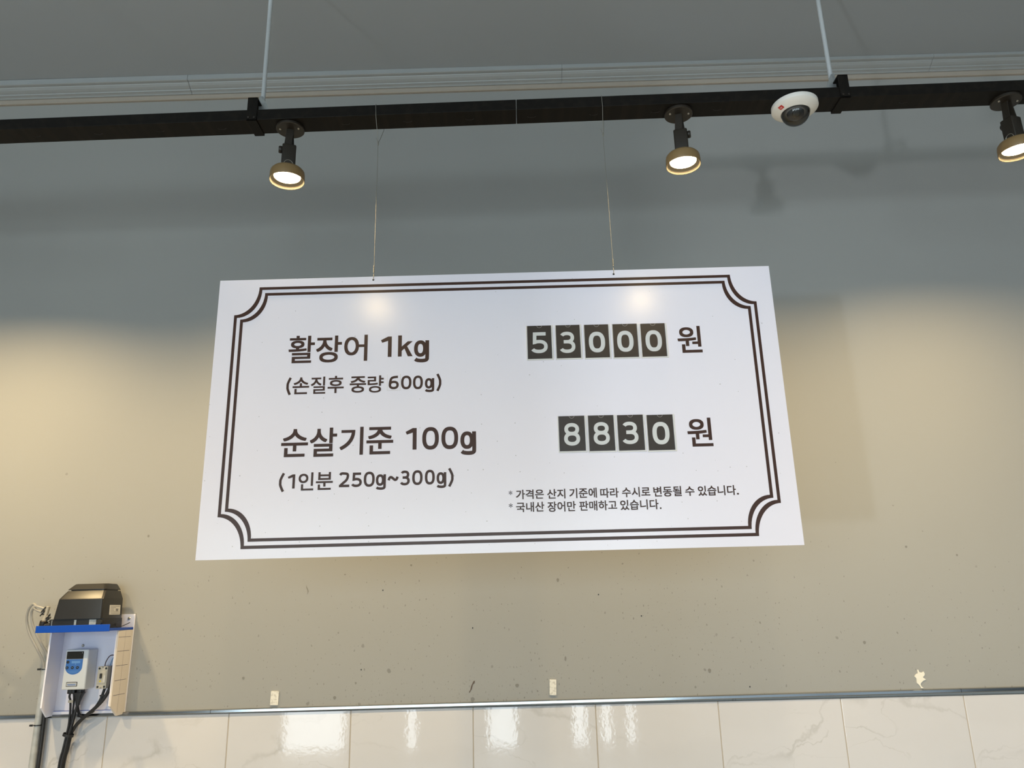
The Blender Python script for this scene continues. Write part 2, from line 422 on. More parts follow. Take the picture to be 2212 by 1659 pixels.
def hanger(x, label, side):
    h = thing('rail_hanger', (x, -.4945, bz(x)), label, 'hanger', 'hangers holding the lighting rail')
    z = bz(x); w = .0115
    bm = B()
    box(bm, x - w, x + w, YF - .0035, YF - .0003, z - .0035, z + .058, bev=.0008)
    box(bm, x - w, x + w, YK + .0003, YK + .0035, z - .0035, z + .058, bev=.0008)
    box(bm, x - w, x + w, YF - .0035, YK + .0035, z - .0035, z - .0003, bev=.0008)
    box(bm, x - w, x + w, YF - .0035, YK + .0035, z + .0545, z + .058, bev=.0008)
    obj('clamp', bm, M['black'], h)
    bm = B()
    for sx in (-.0065, .0065):
        lathe(bm, [(0, 0), (.0024, 0), (.0024, .002), (0, .0024)], 10, Matrix.Translation((x + sx, YF - .0034, z + .004)) @ Matrix.Rotation(math.radians(90), 4, 'X'))
    obj('clamp_screw', bm, M['lampblk'], h)
    bm = B()
    s = side
    poly = [(x + s * .004, z + .082), (x + s * .0125, z + .082), (x + s * .0300, z + .042), (x + s * .0300, z + .029), (x + s * .004, z + .029)]
    prism(bm, poly if s > 0 else poly[::-1], -.497, -.494); obj('gusset', bm, M['gal'], h)
    xr = x + s * .0105
    bm = B(); lathe(bm, [(0, 0), (.0052, 0), (.0052, ZC - z - .0375 + .001), (0, ZC - z - .0375 + .001)], 20, Matrix.Translation((xr, -.4895, z + .0375)))
    rod = obj('rod', bm, M['rod'], h, smooth=True)
    bm = B(); lathe(bm, [(.0052, 0), (.0068, 0), (.0068, .006), (.0052, .006)], 6, Matrix.Translation((xr, -.4895, z + .0585))); obj('nut', bm, M['gal'], h)
hanger(.4345, 'rail hanger with pale grey rod and black clamp, left one, beside the round lamp base', 1)
hanger(1.8000, 'rail hanger with pale grey rod and black clamp, right one, beside the white dome camera', -1)

# ------------------------------------------------------------------ spot lamps under the rails
def lamp_parts(root, fold, rzl):
    """local frame: z = 0 is the underside of the rail"""
    bm = B(); lathe(bm, [(0, 0), (.0315, 0), (.0315, -.003), (.0325, -.003), (.0325, -.0065), (.031, -.0078), (0, -.0078)], 48)
    obj('mounting_plate', bm, M['lampblk'], root, True, False)
    for a in (200, -20):
        bm = B(); ca = math.radians(a)
        lathe(bm, [(.0026, 0), (.0026, -.0016), (.0014, -.0026), (0, -.0028)], 12, Matrix.Translation((.0225 * math.cos(ca), .0225 * math.sin(ca), -.0077)))
        obj('screw', bm, M['screw'], root, True, False)
    Rm = Matrix.Rotation(rzl, 4, 'Z')
    for s, y in ((-1, -.005), (1, .006)):
        bm = B()
        poly = [(-.008, -.0075), (.008, -.0075), (.0085 + .004 * s, -.058), (-.0085 + .004 * s, -.058)]
        vs = prism(bm, poly, y - .0016, y + .0016)
        bmesh.ops.transform(bm, matrix=Rm, verts=bm.verts)
        obj('bracket_arm', bm, M['lampblk'], root, False, False, bevel=.0006)
    bm = B()
    box(bm, -.0155, .0155, -.0150, .0150, -.1085, -.052, bev=.003, seg=3)
    bmesh.ops.transform(bm, matrix=Rm, verts=bm.verts)
    body = obj('lamp_holder', bm, M['lampblk'], root, True, False)
    bm = B()
    lathe(bm, [(0, .0), (.0075, .0), (.0085, .002), (.0085, .006), (.007, .008), (0, .008)], 20, Rm @ Matrix.Translation((-.0150, 0, -.062)) @ Matrix.Rotation(math.radians(-90), 4, 'Y'))
    obj('pivot_knob', bm, M['lampblk'], root, True, False)
    bm = B()
    pts = [(.010 * math.cos(t), -.0152, -.106 + .011 * math.sin(t)) for t in [math.pi * j / 10 for j in range(11)]]
    tube(bm, pts, .0008, 6, 1); bmesh.ops.transform(bm, matrix=Rm, verts=bm.verts); obj('rim_mark', bm, M['screw'], body, True, False)
    bm = B()
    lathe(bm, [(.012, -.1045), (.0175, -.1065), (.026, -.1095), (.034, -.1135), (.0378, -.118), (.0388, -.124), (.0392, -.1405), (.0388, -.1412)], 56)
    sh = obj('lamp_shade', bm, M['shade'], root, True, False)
    bm = B(); lathe(bm, [(.0388, -.1412), (.0378, -.1405), (.0374, -.1365)], 56); obj('baffle', bm, M['baffle'], sh, True, False)
    bm = B(); lathe(bm, [(.0374, -.1366), (.0345, -.1325), (.0300, -.1297)], 56); obj('reflector_ring', bm, M['reflector'], root, True, False)
    bm = B(); lathe(bm, [(.0300, -.1297), (.0285, -.1306), (.02, -.1316), (0, -.1320)], 48); obj('lens', bm, M['lens'], root, True, False)

def glow(loc, power, r=.028):
    l = bpy.data.lights.new('spot_lamp_light', 'AREA'); l.shape = 'DISK'; l.size = 2 * r; l.energy = power; l.color = (1.0, .74, .385); l.spread = math.radians(156)
    o = bpy.data.objects.new('spot_lamp_light', l); COL.objects.link(o); o.location = (loc[0], loc[1], loc[2] - .1325)

LAMPS = ((.5139, 'glowing spot lamp on the rail, right beside the left hanger', .35, 9.6),
         (1.4225, 'glowing spot lamp on the rail between the price sign and the dome camera', 2.9, 7.2),
         (2.1880, 'glowing spot lamp on the rail cut by the right edge of the photo', -1.25, 6.9),
         (-.4050, 'glowing spot lamp on the rail beyond the left edge of the photo', .2, 11.2))
for x, lab, rz, watt in LAMPS:
    p = (x, -.4875, bz(x) - .0006)
    t = thing('spot_lamp', p, lab, 'lamp', 'spot lamps under the lighting rail'); t.rotation_euler = (0, 0, 0)
    lamp_parts(t, 0, rz); glow(p, watt)

# second rail further out in the room, over the customers
rail2 = thing('lighting_rail', (1.0, -1.32, 2.715), 'second black lighting rail over the middle of the room', 'rail')
bm = B(); box(bm, -2.6, 4.6, -1.3475, -1.2925, 2.715, 2.7425, bev=.0012); obj('rail_section', bm, M['black'], rail2)
for x in (-.6, 2.6):
    bm = B(); lathe(bm, [(.0052, 0), (.0052, ZC - 2.7425)], 12, Matrix.Translation((x, -1.32, 2.7425)))
    obj('rod', bm, M['rod'], rail2)
for x, watt in ((-.45, 13.0), (.572, 2.2), (1.447, 2.2), (2.45, 11.0)):
    p = (x, -1.32, 2.7148)
    t = thing('spot_lamp', p, 'glowing spot lamp on the second rail over the middle of the room', 'lamp', 'spot lamps under the second rail')
    lamp_parts(t, 0, .2); glow(p, watt)

# ------------------------------------------------------------------ dome camera
xc_, yc_ = 1.690, -.4990
zc_ = bz(xc_) - .0009
dc = thing('dome_camera', (xc_, yc_, zc_), 'white dome security camera with smoked cover and red sticker, under the black rail', 'camera')
bm = B(); lathe(bm, [(0, 0), (.0505, 0), (.0520, -.001), (.0522, -.0095), (.0512, -.0112), (.044, -.0160), (.0345, -.0215), (.0325, -.0220), (.0315, -.0205), (0, -.0200)], 64)
base = obj('camera_base', bm, M['domew'], dc, True, False)
bm = B(); n = 14
lathe(bm, [(.0318 * math.cos(math.radians(90) * k / n), -.0205 - .0300 * math.sin(math.radians(90) * k / n)) for k in range(n + 1)], 48)
obj('dome_cover', bm, M['dome'], dc, True, False)
bm = B(); lathe(bm, [(.0195 * math.cos(math.radians(90) * k / n), -.0203 - .0175 * math.sin(math.radians(90) * k / n)) for k in range(n + 1)], 40)
eye = obj('camera_module', bm, M['dark'], dc, True, False)
bm = B()
lm = Matrix.Translation((-.004, -.0085, -.0285)) @ Matrix.Rotation(math.radians(125), 4, 'X')
lathe(bm, [(.0085, 0), (.0085, .0105), (.0065, .011), (.005, .0085), (0, .0075)], 28, lm); obj('camera_lens', bm, M['lcd'], eye, True, False)
bm = B()
a0 = math.radians(205); sl = math.atan2(.005, .0095)
sm = Matrix.Rotation(a0, 4, 'Z') @ Matrix.Translation((.0425, 0, -.01765)) @ Matrix.Rotation(-sl + math.radians(4), 4, 'Y')
box(bm, -.0045, .0045, -.0055, .0055, -.0005, .0004, M4=sm); stk = obj('logo_sticker', bm, M['red'], dc, False, False)
bm = B()
for (xa, xb, ya, yb) in ((-.0020, -.0012, -.0030, .0005), (-.0020, .0016, .0012, .0022), (.0004, .0012, -.0030, -.0002)):
    box(bm, xa, xb, ya, yb, -.0008, -.0005, M4=sm)
obj('logo_print', bm, M['digit'], stk, False, False)

# ------------------------------------------------------------------ price sign
SX, SZ, SY = .3844, 1.7067, -.4956
SW, SH = 1.1999, .5984
sign = thing('price_sign', (SX + SW / 2, SY, SZ), 'large white hanging price sign with brown Korean lettering and a double scalloped border', 'sign')
def P_(u, v, y=0.0): return (SX + u / 1.2 * SW, SY + y, SZ + v / .6 * SH)
def signpoly(bm, uvs, y0, y1):
    prism(bm, [(P_(u, v)[0], P_(u, v)[2]) for u, v in uvs], SY + y0, SY + y1)
bm = B(); box(bm, SX, SX + SW, SY, SY + .003, SZ, SZ + SH)
face = obj('sign_face', bm, M['sign'], sign)
bm = B(); box(bm, SX + .0003, SX + SW - .0003, SY + .003, SY + .0065, SZ + .0003, SZ + SH - .0003); obj('backing_board', bm, M['edge'], sign)

def notched(u0, u1, v0, v1, ru, rv, n=14):
    """outline, counter-clockwise, with concave rounded corners (radii ru, rv)"""
    out = []
    def arc(cu, cv, a0, a1):
        for k in range(n + 1):
            a = math.radians(a0 + (a1 - a0) * k / n); out.append((cu + ru * math.cos(a), cv + rv * math.sin(a)))
    arc(u0, v0, 90, 0); arc(u1, v0, 180, 90); arc(u1, v1, 270, 180); arc(u0, v1, 360, 270)
    return out
def ring(bm, outer, inner, y0, y1):
    A = [bm.verts.new(P_(u, v, y0)) for u, v in outer]; Bv = [bm.verts.new(P_(u, v, y0)) for u, v in inner]
    n = len(A)
    for i in range(n): bm.faces.new((A[i], A[(i + 1) % n], Bv[(i + 1) % n], Bv[i]))
    r = bmesh.ops.extrude_face_region(bm, geom=list(bm.faces))
    bmesh.ops.translate(bm, vec=(0, y1 - y0, 0), verts=[e for e in r['geom'] if isinstance(e, bmesh.types.BMVert)])
TH = .0063
def border(u0, u1, v0, v1, ru, rv):
    bm = B()
    ring(bm, notched(u0, u1, v0, v1, ru, rv), notched(u0 + TH, u1 - TH, v0 + TH, v1 - TH, ru, rv), 0.0, -.0003)
    obj('printed_border', bm, M['ink'], face)
border(.0370, 1.1640, .0196, .5816, .0508, .0640)
border(.0508, 1.1502, .0336, .5677, .0500, .0606)

def glyph(bm, s, u0, u1, v0, v1, d, y=-.0003):
    """built-in type, thickened by d (in ems) and fitted to the box u0..u1, v0..v1 on the sign"""
    c = bpy.data.curves.new('glyph', 'FONT'); c.body = s; c.resolution_u = 6; c.fill_mode = 'FRONT'
    o = bpy.data.objects.new('glyph', c); COL.objects.link(o); bpy.context.view_layer.update()
    me = bpy.data.meshes.new_from_object(o.evaluated_get(bpy.context.evaluated_depsgraph_get()))
    xs = [v.co.x for v in me.vertices]; zs = [v.co.y for v in me.vertices]
    xa, xb, za, zb = min(xs) - d, max(xs) + d, min(zs) - d, max(zs) + d
    for k in range(9):
        dx, dz = (0, 0) if k == 8 else (d * math.cos(k * math.pi / 4), d * math.sin(k * math.pi / 4))
        if k < 8: q = 1 / max(abs(math.cos(k * math.pi / 4)), abs(math.sin(k * math.pi / 4))); dx *= q; dz *= q
        vs = [bm.verts.new(P_(u0 + (v.co.x + dx - xa) / (xb - xa) * (u1 - u0), v0 + (v.co.y + dz - za) / (zb - za) * (v1 - v0), y - .00002 * k)) for v in me.vertices]
        for p in me.polygons:
            try: bm.faces.new([vs[i] for i in p.vertices])
            except ValueError: pass
    bpy.data.objects.remove(o); bpy.data.curves.remove(c); bpy.data.meshes.remove(me)

def stroke(bm, pts, w, y, closed=False):
    """flat ribbon of width w along points given in sign coordinates (metres from its lower left corner)"""
    P = [Vector((a, b)) for a, b in pts]; n = len(P); L, Rr = [], []
    for i in range(n):
        a = P[(i - 1) % n] if closed or i > 0 else P[i]; b = P[(i + 1) % n] if closed or i < n - 1 else P[i]
        d1 = (P[i] - a).normalized() if (P[i] - a).length > 1e-9 else (b - P[i]).normalized()
        d2 = (b - P[i]).normalized() if (b - P[i]).length > 1e-9 else d1
        n1 = Vector((-d1.y, d1.x)); n2 = Vector((-d2.y, d2.x)); m_ = (n1 + n2).normalized(); k = 1 / max(.4, m_.dot(n1))
        L.append(bm.verts.new(P_(*(P[i] + m_ * w / 2 * k), y))); Rr.append(bm.verts.new(P_(*(P[i] - m_ * w / 2 * k), y)))
    for i in range(n if closed else n - 1):
        j = (i + 1) % n; bm.faces.new((L[i], Rr[i], Rr[j], L[j]))
def flat(bm, pts, y): bm.faces.new([bm.verts.new(P_(a, b, y)) for a, b in pts])
def oval(cx, cy, rx, ry, a0=0, a1=360, n=40, e=2.45):
    out = []
    for k in range(n + 1):
        t = math.radians(a0 + (a1 - a0) * k / n); c, s_ = math.cos(t), math.sin(t)
        out.append((cx + rx * math.copysign(abs(c) ** (2 / e), c), cy + ry * math.copysign(abs(s_) ** (2 / e), s_)))
    return out
def spline(pts): return [(p.x, p.y) for p in smooth_pts([(a, b, 0) for a, b in pts], 8)]
def roman(bm, ch, x0, x1, y0, y1, w, y=-.0003):
    W_, H_ = x1 - x0, y1 - y0; cx, cy, h = (x0 + x1) / 2, (y0 + y1) / 2, w / 2
    yy = [y]
    def st(p, c=False): stroke(bm, p, w, yy[0], c); yy[0] -= .00002
    def fl(p): flat(bm, p, yy[0]); yy[0] -= .00002
    if ch == '0': st(oval(cx, cy, W_ / 2 - h, H_ / 2 - h, 0, 360, 48)[:-1], True)
    elif ch == '1':
        fl([(x1 - w, y0), (x1, y0), (x1, y1), (x1 - w, y1)])
        fl([(x0, y1 - .17 * H_), (x1 - w, y1), (x1 - w * .98, y1 - .21 * H_), (x0 + .12 * W_, y1 - .30 * H_)])
    elif ch == '2':
        st(spline([(x0 + .05 * W_ + h * .3, y1 - .19 * H_), (x0 + .20 * W_, y1 - .09 * H_), (cx - .02 * W_, y1 - h), (x1 - h - .10 * W_, y1 - .13 * H_), (x1 - h - .05 * W_, y1 - .30 * H_), (x1 - .30 * W_, y1 - .53 * H_), (x0 + .32 * W_, y0 + .23 * H_), (x0 + .10 * W_, y0 + h * .9)]))
        fl([(x0, y0), (x1, y0), (x1, y0 + w), (x0, y0 + w)])
    elif ch in '38':
        mid = y0 + .528 * H_
        lo = (mid + y0 + h) / 2, (mid - y0 - h) / 2; hi = (mid + y1 - h) / 2, (y1 - h - mid) / 2
        if ch == '8':
            st(oval(cx, hi[0], (W_ / 2 - h) * .90, hi[1], 0, 360, 40, 2.2)[:-1], True); st(oval(cx, lo[0], W_ / 2 - h, lo[1], 0, 360, 40, 2.25)[:-1], True)
        else:
            xa = x0 + .46 * W_
            st(oval(xa, hi[0], x1 - .06 * W_ - h - xa, hi[1], 152, -90, 36, 2.3)); st(oval(xa, lo[0], x1 - h - xa, lo[1], 90, -154, 36, 2.3))
            fl([(x0 + .24 * W_, mid - h), (xa + .02 * W_, mid - h), (xa + .02 * W_, mid + h), (x0 + .24 * W_, mid + h)])
    elif ch == '5':
        fl([(x0 + .08 * W_, y1 - w), (x1 - .10 * W_, y1 - w), (x1 - .10 * W_, y1), (x0 + .08 * W_, y1)])
        fl([(x0 + .05 * W_, y0 + .42 * H_), (x0 + .05 * W_ + w, y0 + .45 * H_), (x0 + .08 * W_ + w, y1), (x0 + .08 * W_, y1)])
        xa = x0 + .44 * W_; mid = y0 + .635 * H_ - h
        st(oval(xa, (mid + y0 + h) / 2, x1 - h - xa, (mid - y0 - h) / 2, 118, -152, 40, 2.3))
    elif ch == '6':
        st(oval(cx, y0 + .315 * H_, W_ / 2 - h, .315 * H_ - h, 0, 360, 40, 2.25)[:-1], True)
        st(spline([(x0 + h, y0 + .33 * H_), (x0 + h + .03 * W_, y0 + .56 * H_), (x0 + .26 * W_, y0 + .80 * H_), (x0 + .50 * W_, y1 - h * 1.25), (x1 - .10 * W_, y1 - h * .98)]))
    elif ch == 'k':
        fl([(x0, y0), (x0 + w, y0), (x0 + w, y1), (x0, y1)]); t = y0 + .71 * H_
        fl([(x0 + w, y0 + .26 * H_), (x0 + w, y0 + .26 * H_ + w * 1.25), (x1 - w * 1.35, t), (x1 - w * .02, t)])
        fl([(x0 + w * 1.55, y0 + .44 * H_), (x0 + w * 2.25, y0 + .53 * H_), (x1, y0), (x1 - w * 1.28, y0)])
    elif ch == 'g':
        b = y0 + .255 * H_; xr = x1 - h
        st(oval((x0 + x1 - w * .6) / 2, (b + y1) / 2, (W_ - w * .6) / 2 - h, (y1 - b) / 2 - h, 0, 360, 40, 2.3)[:-1], True)
        st([(xr, y1 - .005 * H_)] + spline([(xr, y1 - .3 * H_), (xr, y0 + .26 * H_), (xr - .05 * W_, y0 + .12 * H_), (cx + .05 * W_, y0 + h), (x0 + .22 * W_, y0 + h * 1.3), (x0 + .09 * W_, y0 + h * 2.0)]))
    elif ch in '()':
        f = (lambda u: x0 + u * W_) if ch == '(' else (lambda u: x1 - u * W_)
        w2 = h / W_
        st(spline([(f(1 - w2 * .8), y1), (f(.5), y1 - .18 * H_), (f(w2 * 1.1), y1 - .36 * H_), (f(w2), cy), (f(w2 * 1.1), y0 + .36 * H_), (f(.5), y0 + .18 * H_), (f(1 - w2 * .8), y0)]))
    elif ch == '~':
        st(spline([(x0 + h * .4, y0 + .18 * H_), (x0 + .14 * W_, y0 + .62 * H_), (x0 + .30 * W_, y1 - h * 1.1), (x0 + .50 * W_, cy), (x0 + .70 * W_, y0 + h * 1.1), (x0 + .86 * W_, y0 + .38 * H_), (x1 - h * .4, y1 - .18 * H_)]))

HANGUL_BOLD = .014
LINES = [
 [("활",0.1594,0.2150,0.4048,0.4664),("장",0.2182,0.2728,0.4044,0.4648),("어",0.2779,0.3277,0.4060,0.4648),("1",0.3560,0.3792,0.4133,0.4592),("k",0.3927,0.4241,0.4135,0.4612),("g",0.4269,0.4589,0.3991,0.4487)],
 [("(",0.1594,0.1696,0.3353,0.3726),("손",0.1725,0.2074,0.3361,0.3728),("질",0.2109,0.2417,0.3358,0.3734),("후",0.2463,0.2802,0.3364,0.3742),("중",0.2927,0.3271,0.3361,0.3719),("량",0.3301,0.3639,0.3353,0.3728)],
 [("0",0.4005,0.4223,0.3407,0.3706),("0",0.4256,0.4463,0.3402,0.3701),("g",0.4506,0.4702,0.3332,0.3638),(")",0.4748,0.4851,0.3355,0.3725)],
 [("순",0.1560,0.2112,0.2026,0.2612),("살",0.2148,0.2704,0.2016,0.2624),("기",0.2765,0.3248,0.2037,0.2624),("준",0.3314,0.3864,0.2036,0.2610)],
 [("1",0.4116,0.4344,0.2114,0.2568),("0",0.4461,0.4802,0.2105,0.2580),("0",0.4855,0.5199,0.2105,0.2577),("g",0.5245,0.5567,0.1974,0.2468)],
 [("(",0.1564,0.1673,0.1319,0.1693),("1",0.1735,0.1886,0.1376,0.1666),("인",0.1958,0.2265,0.1330,0.1698),("분",0.2312,0.2656,0.1333,0.1696),("2",0.2783,0.2992,0.1378,0.1682),("5",0.3041,0.3244,0.1374,0.1670),("0",0.3282,0.3504,0.1372,0.1681),("g",0.3528,0.3731,0.1305,0.1622),("~",0.3777,0.3976,0.1473,0.1585),("3",0.4024,0.4216,0.1382,0.1686),("0",0.4264,0.4475,0.1383,0.1686),("0",0.4521,0.4722,0.1386,0.1689),("g",0.4759,0.4955,0.1309,0.1633),(")",0.4993,0.5103,0.1337,0.1707)],
 [("원",0.9873,1.0380,0.4049,0.4647)],
 [("원",0.9904,1.0413,0.2025,0.2626)],
 [("*",0.6212,0.6285,0.1134,0.1220),("가격은",0.6357,0.6917,0.1041,0.1234),("산지",0.6983,0.7349,0.1035,0.1231),("기준에",0.7428,0.7981,0.1034,0.1237),("따라",0.8049,0.8421,0.1028,0.1225),("수시로",0.8487,0.9052,0.1028,0.1230),("변동될",0.9118,0.9681,0.1022,0.1227),("수",0.9753,0.9940,0.1023,0.1213),("있습니다",1.0010,1.0770,0.1017,0.1218),(".",1.0784,1.0823,0.1022,0.1059)],
 [("*",0.6207,0.6285,0.0878,0.0963),("국내산",0.6353,0.6917,0.0783,0.0982),("장어만",0.6983,0.7548,0.0774,0.0979),("판매하고",0.7617,0.8371,0.0778,0.0976),("있습니다",0.8436,0.9201,0.0772,0.0975),(".",0.9222,0.9253,0.0774,0.0810)],
]
for line in LINES:
    bm = B()
    big = line[0][4] - line[0][3] > .045
    for g in line:
        if g[0] in '0123568kg()~': roman(bm, *g, .0080 if big else .0051)
        else: glyph(bm, *g, {'활': .011, '질': .011, '량': .011, '*': .005}.get(g[0], HANGUL_BOLD if line[0][0] != '*' else .018))
    obj('printed_lettering', bm, M['ink'], face)
# the 6 is pasted over on a small white sticker
bm = B(); signpoly(bm, [(.3715, .3388), (.3994, .3390), (.3996, .3746), (.3712, .3744)], -.0006, 0); patch = obj('correction_sticker', bm, M['sign'], sign)
bm = B()
for (a, b, c, d) in ((.3712, .3718, .3388, .3746), (.3990, .3996, .3388, .3746), (.3712, .3996, .3388, .3393)): box(bm, P_(a, 0)[0], P_(b, 0)[0], SY - .00065, SY - .0006, P_(0, c)[2], P_(0, d)[2])
obj('sticker_edge', bm, M['label'], patch)
bm = B(); roman(bm, "6", .3746, .3959, .3414, .3708, .0051, -.0008); obj('printed_digit', bm, M['ink'], patch)
for u, v in ((.3359, .5922), (.8609, .5904)):
    bm = B(); c = P_(u, v); lathe(bm, [(0, 0), (.0022, 0), (.0022, .0002), (0, .0002)], 16, Matrix.Translation((c[0], SY, c[2])) @ Matrix.Rotation(math.radians(90), 4, 'X')); obj('wire_hole', bm, M['edge'], sign)

# clear pockets on the sign, and the digit cards slid into them
CARDS = [("5", .6660, .3968, .0570, .0778, (.6778, .7110, .4123, .4594), 'leftmost card of the upper price, showing a 5'),
         ("3", .7272, .3966, .0568, .0778, (.7376, .7697, .4111, .4589), 'card showing a 3 in the upper price row'),
         ("0", .7880, .3960, .0570, .0778, (.7987, .8331, .4106, .4571), 'card showing a 0 in the upper price, straight after the 3'),
         ("0", .8485, .3953, .0575, .0782, (.8588, .8934, .4102, .4577), 'card showing a 0 in the upper price, middle one of its three zeros'),
         ("0", .9080, .3950, .0575, .0779, (.9190, .9536, .4095, .4572), 'card showing a 0 at the right end of the upper price'),
         ("8", .7250, .1966, .0590, .0771, (.7372, .7700, .2109, .2584), 'card showing an 8 at the left end of the lower price'),
         ("8", .7860, .1954, .0580, .0781, (.7978, .8308, .2111, .2588), 'card showing an 8 next to the 3 in the lower price'),
         ("3", .8460, .1948, .0585, .0780, (.8574, .8894, .2110, .2581), 'card showing a 3 in the lower price row'),
         ("0", .9068, .1937, .0590, .0778, (.9186, .9534, .2087, .2560), 'card showing a 0, the only zero of the lower price')]
for ch, u, v, w, h, dg, lab in CARDS:
    top = v + h
    bm = B()      # rails: left, right, bottom
    for (a, b, c, d) in ((u, u + .0020, v, top), (u + w - .0030, u + w, v, top), (u + .0020, u + w - .0030, v, v + .0028)):
        box(bm, P_(a, 0)[0], P_(b, 0)[0], SY - .0022, SY, P_(0, c)[2], P_(0, d)[2], bev=.0004)
    pk = obj('card_pocket', bm, M['rim'], sign)
    bm = B()      # clear front with a thumb notch
    cu = u + w / 2
    pts = [(u, v), (u + w, v), (u + w, top), (cu + .0052, top)] + [(cu + .0052 * math.cos(t), top - .0052 * math.sin(t)) for t in [math.pi * k / 10 for k in range(1, 10)]] + [(cu - .0052, top), (u, top)]
    vs = [bm.verts.new(P_(a, b, -.0023)) for a, b in pts]; bm.faces.new(vs)
    obj('clear_cover', bm, M['pane'], pk)
    bm = B()
    for k in range(10):
        t0, t1 = math.pi * k / 10, math.pi * (k + 1) / 10
        q = [(cu + r * math.cos(t), top - r * math.sin(t)) for t, r in ((t0, .0052), (t1, .0052), (t1, .0056), (t0, .0056))]
        bm.faces.new([bm.verts.new(P_(a, b, -.00235)) for a, b in q])
    obj('notch_edge', bm, M['label'], pk)
    base = P_(u + w / 2, v + .0028)
    cd = thing('price_card', (base[0], SY - .001, base[2]), 'dark brown ' + lab, 'card', 'digit cards on the price sign')
    bm = B(); box(bm, P_(u + .0026, 0)[0], P_(u + w - .0036, 0)[0], SY - .0014, SY - .0006, P_(0, v + .0034)[2], P_(0, top - .0002)[2]); pnl = obj('card_panel', bm, M['card'], cd)
    bm = B(); roman(bm, ch, *dg, .0088 if ch == '0' else .0076, -.0016); obj('printed_digit', bm, M['digit'], cd)

# wires that carry the sign
def sign_wire(u, xt, label, side):
    xb = P_(u, 0)[0]; z0 = P_(0, .592)[2]; y = SY + .003
    w = thing('hanging_wire', (xb, y, z0), label, 'wire', 'wires holding the price sign')
    r = .0006
    bm = B()
    tube(bm, [(xb, SY - .0012, z0), (xb + .0006, SY - .0016, z0 + .008), (xb, SY + .002, SZ + SH + .006), (xb + .0005, y, SZ + SH + .03), (xt, y, bz(xt) - .052)], r, 6, 4)
    obj('wire_strand', bm, M['wire'], w, True)
    bm = B()   # loop round the rail
    zt, zb_ = bz(xt) + RH + .0012, bz(xt) - .0012
    tube(bm, [(xt, y, zb_ - .052), (xt - .001, YF - .0012, zb_), (xt - .002, YF - .0012, zt), (xt + .006, YK + .0012, zt), (xt + .008, YK + .0012, zb_), (xt + .002, y, zb_ - .050)], r, 6, 1)
    obj('wire_loop', bm, M['wire'], w, True)
    bm = B(); lathe(bm, [(0, 0), (.0016, .002), (.0021, .006), (.0012, .011), (0, .012)], 10, Matrix.Translation((xt, y, zb_ - .060)))
    tube(bm, [(xt, y, zb_ - .052), (xt - .005, y - .002, zb_ - .040)], .0005, 5, 1); obj('knot', bm, M['wire'], w, True)
    bm = B()
    for k in range(5): lathe(bm, [(0, 0), (.0014, .001), (.0014, .003), (0, .004)], 8, Matrix.Translation((xb + .0003, y - .001, SZ + SH + .010 + .0035 * k)))
    obj('knot', bm, M['wire'], w, True)
sign_wire(.3359, .7215, 'thin wire holding up the left half of the price sign', 1)
sign_wire(.8609, 1.2425, 'thin wire holding up the right half of the price sign', -1)

# ------------------------------------------------------------------ equipment box on the wall
BX0, BX1, BY = -.1400, .0385, -.072
eb = thing('equipment_box', (-.05, 0, 1.3745), 'white acrylic wall box with an open front and blue shelf on top, above the tiles', 'box')
bm = B(); box(bm, BX0, BX1, -.0035, .0015, 1.3740, 1.6105, bev=.0006); back = obj('back_panel', bm, M['whitep'], eb)
def side(x0, x1, m):
    bm = B()
    poly = [(-.0035, 1.5725), (BY, 1.5725), (BY, 1.3990), (-.040, 1.3745), (-.0035, 1.3745)]
    f = (lambda y: -.10 * y) if x0 < -.05 else (lambda y: .03 * y)
    a = [bm.verts.new((x0 + f(y), y, z)) for y, z in poly]; b = [bm.verts.new((x1 + f(y), y, z)) for y, z in poly]
    bm.faces.new(a); bm.faces.new(b[::-1])
    for i in range(5): bm.faces.new((a[i], b[i], b[(i + 1) % 5], a[(i + 1) % 5]))
    return obj('side_panel', bm, m, eb, bevel=.0004)
side(BX0, BX0 + .004, M['whitep'])
sp = side(BX1 - .004, BX1, M['cream'])
bm = B(); box(bm, BX1 - .0080, BX1 - .0062, BY - .0002, -.004, 1.4000, 1.5722); obj('panel_lining', bm, M['whitep'], sp)
bm = B()
for k, z in enumerate((1.5565, 1.5235, 1.4900, 1.4560, 1.4225)):
    ya, yb = BY + .002 + .001 * k, -.013
    v = [bm.verts.new((BX1 + .03 * y + .0002, y, zz)) for y, zz in ((ya, z - .0004), (yb, z - .0004), (yb, z + .0004), (ya, z + .0004))]; bm.faces.new(v)
v = [bm.verts.new((BX1 + .03 * y + .0002, y, zz)) for y, zz in ((-.0392, 1.3805), (-.0388, 1.3805), (-.0388, 1.571), (-.0392, 1.571))]; bm.faces.new(v)
obj('ruled_marks', bm, M['mark'], sp)
bm = B(); box(bm, BX0 + .004, BX1 - .004, -.012, -.0035, 1.3760, 1.3850, bev=.0006); obj('bottom_strip', bm, M['whitep'], eb)
bm = B(); box(bm, BX0 + .006, BX1 - .006, -.0125, -.0121, 1.3846, 1.3856); obj('blue_line', bm, M['blue'], eb)
bm = B()
box(bm, BX0 + .0005, BX1 - .0005, -.1200, -.0035, 1.5728, 1.5788, bev=.0008)
shelf = obj('shelf_plate', bm, M['blue'], eb)
bm = B(); box(bm, BX0 + .0005, BX1 - .0005, -.1230, -.1200, 1.5716, 1.5878, bev=.0006); obj('shelf_lip', bm, M['blue'], shelf)
